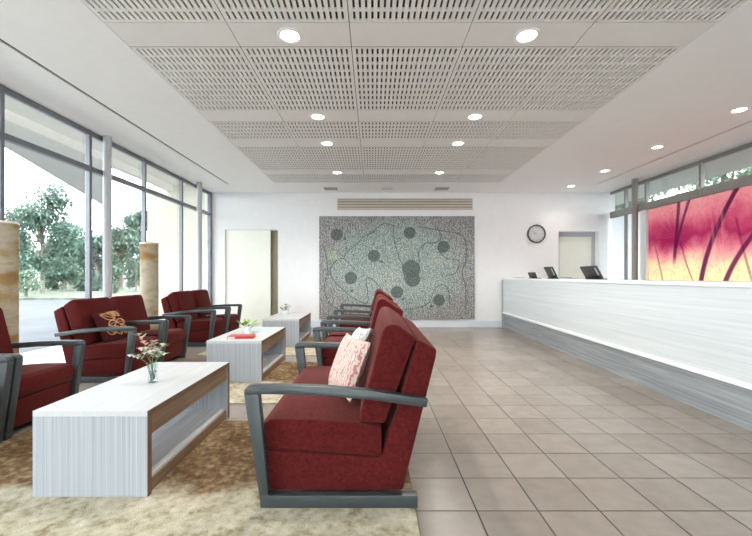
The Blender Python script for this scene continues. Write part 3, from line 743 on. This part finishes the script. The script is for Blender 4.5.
def tree(label, x, y, h, crown_r, crown_z, n, mat, name='tree', group='trees across the driveway', clumps=14, trunk=.16, leaf=.28):
    o = thing(name, label, 'tree' if name == 'tree' else 'shrub', (x, y, -.02), group=group); rnd = random.Random(int(x*31+y*17))
    m = MB(); cs = []
    m.tube([(0, 0, 0), (.1*h*.1, 0, h*.3), (-.05*h*.2, .05, h*.62), (0, 0, h*.9)], [trunk, trunk*.8, trunk*.55, trunk*.15], 8)
    for i in range(clumps):
        a = rnd.uniform(0, 2*PI); rr_ = crown_r*math.sqrt(rnd.uniform(.05, 1)); zz = rnd.uniform(crown_z, .96)*h
        k = 1-.55*max(0, (zz/h-.6)/.4); c = Vector((rr_*math.cos(a)*k, rr_*math.sin(a)*k, zz)); cs.append(c)
        s0 = Vector((0, 0, max(.12*h, zz*.62))); m.tube([s0, (s0+c)/2 + Vector((0, 0, .05*h)), c], [trunk*.35, trunk*.22, trunk*.08], 5)
    m.build('trunk', 'bark', o, True)
    f = MB()
    for i in range(n):
        c = cs[i % clumps]; v_ = Vector((rnd.gauss(0, 1), rnd.gauss(0, 1), rnd.gauss(0, .75))); p = c + v_*crown_r*.24
        p.z = max(p.z, .1)
        f.leaf(p, (rnd.uniform(-1, 1), rnd.uniform(-1, 1), rnd.uniform(-1.2, .5)), leaf*rnd.uniform(.7, 1.4), leaf*.55)
    q = f.build('foliage', mat, o, recalc=False); q['kind'] = 'stuff'
    return o
def px2(x, Y): return (x-373)*Y/F
for x, top, wpx, Y, cz, n, m_, cl, lb in (
    (42, 181, 54, 26, .38, 3600, 'leaf_gum', 16, 'tall loose gum tree directly above the first floor lamp'),
    (64, 219, 34, 34, .25, 3000, 'leaf_gum', 14, 'mid height gum tree right beside the tall loose one'),
    (80, 236, 30, 42, .15, 2600, 'leaf_pale', 12, 'smaller pale tree between the gum trees and the window mullion'),
    (97, 233, 26, 30.5, .12, 3000, 'leaf_dark', 12, 'dark dense tree behind the window mullion'),
    (121, 228, 30, 35, .12, 3200, 'leaf_dark', 14, 'dark dense tree seen just beyond the first column'),
    (140, 203, 30, 46, .2, 3000, 'leaf_gum', 14, 'tall pale tree at the edge of the cream wing wall'),
    (12, 222, 40, 52, .1, 2800, 'leaf_pale', 14, 'low pale tree at the picture edge behind the first lamp')):
    h = 1.13+.02+(276-top)*Y/F
    tree(lb, px2(x, Y), Y, h, wpx*Y/F/2*1.0, cz*.55, int(n*1.5), m_, clumps=cl+8, leaf=.0115*Y, trunk=.0055*Y)
for x, Y, top, wpx, m_, lb in ((26, 21.8, 266, 26, 'leaf_pale', 'round pale shrub at the foot of the tall gum tree'), (52, 30.2, 266, 24, 'leaf_dark', 'round dark shrub under the mid height gum tree'), (76, 38.5, 262, 26, 'leaf_pale', 'round pale shrub near the window mullion'),
                            (112, 25, 264, 22, 'leaf_dark', 'round dark shrub half hidden by the first column'), (136, 29, 260, 22, 'leaf_dark', 'round dark shrub left of the cream wing wall')):
    tree(lb, px2(x, Y), Y, 1.15+(276-top)*Y/F, wpx*Y/F/2*.8, .15, 1500, m_, 'shrub', 'shrubs across the driveway', 9, .08, .008*Y)
for i, (x, y, h, lb) in enumerate(((11.5, 16.6, 6.8, 'tree outside the clerestory above the first printed panel'), (11.5, 12.6, 6.6, 'tree outside the clerestory above the second printed panel'), (12, 20.8, 7.2, 'tree outside the clerestory by the far corner'), (11.5, 7.6, 6.4, 'tree outside the near clerestory over the counter'))):
    tree(lb, x, y, h, 1.6, .25, 5000, 'leaf_pale', 'tree', 'trees outside the clerestory', 14, .14, .24)

# ------------------------------------------------------------------ light
w = bpy.data.worlds.new('sky'); scene.world = w; w.use_nodes = True
nt = w.node_tree; bg = nt.nodes['Background']; bg.inputs[0].default_value = (.93, .97, 1.0, 1); bg.inputs[1].default_value = 3.4
scene.view_settings.view_transform = 'Standard'; scene.view_settings.look = 'None'; scene.view_settings.exposure = 1.22; scene.view_settings.gamma = 1.0
scene.view_settings.use_curve_mapping = False
cy = scene.cycles
cy.max_bounces = 14; cy.diffuse_bounces = 8; cy.glossy_bounces = 4; cy.transmission_bounces = 6; cy.transparent_max_bounces = 16
cy.caustics_reflective = False; cy.caustics_refractive = False; cy.sample_clamp_indirect = 6.0; cy.use_denoising = True

# ------------------------------------------------------------------ camera
cam = bpy.data.cameras.new('camera'); co = bpy.data.objects.new('camera', cam); COL.objects.link(co)
co.location = (0, 0, EYE); co.rotation_euler = (PI/2, 0, 0)
cam.sensor_fit = 'HORIZONTAL'; cam.sensor_width = 36.0; cam.lens = F/752*36
cam.shift_x = (376-373)/752; cam.shift_y = (276-268)/752; cam.clip_start = .05; cam.clip_end = 300
scene.camera = co
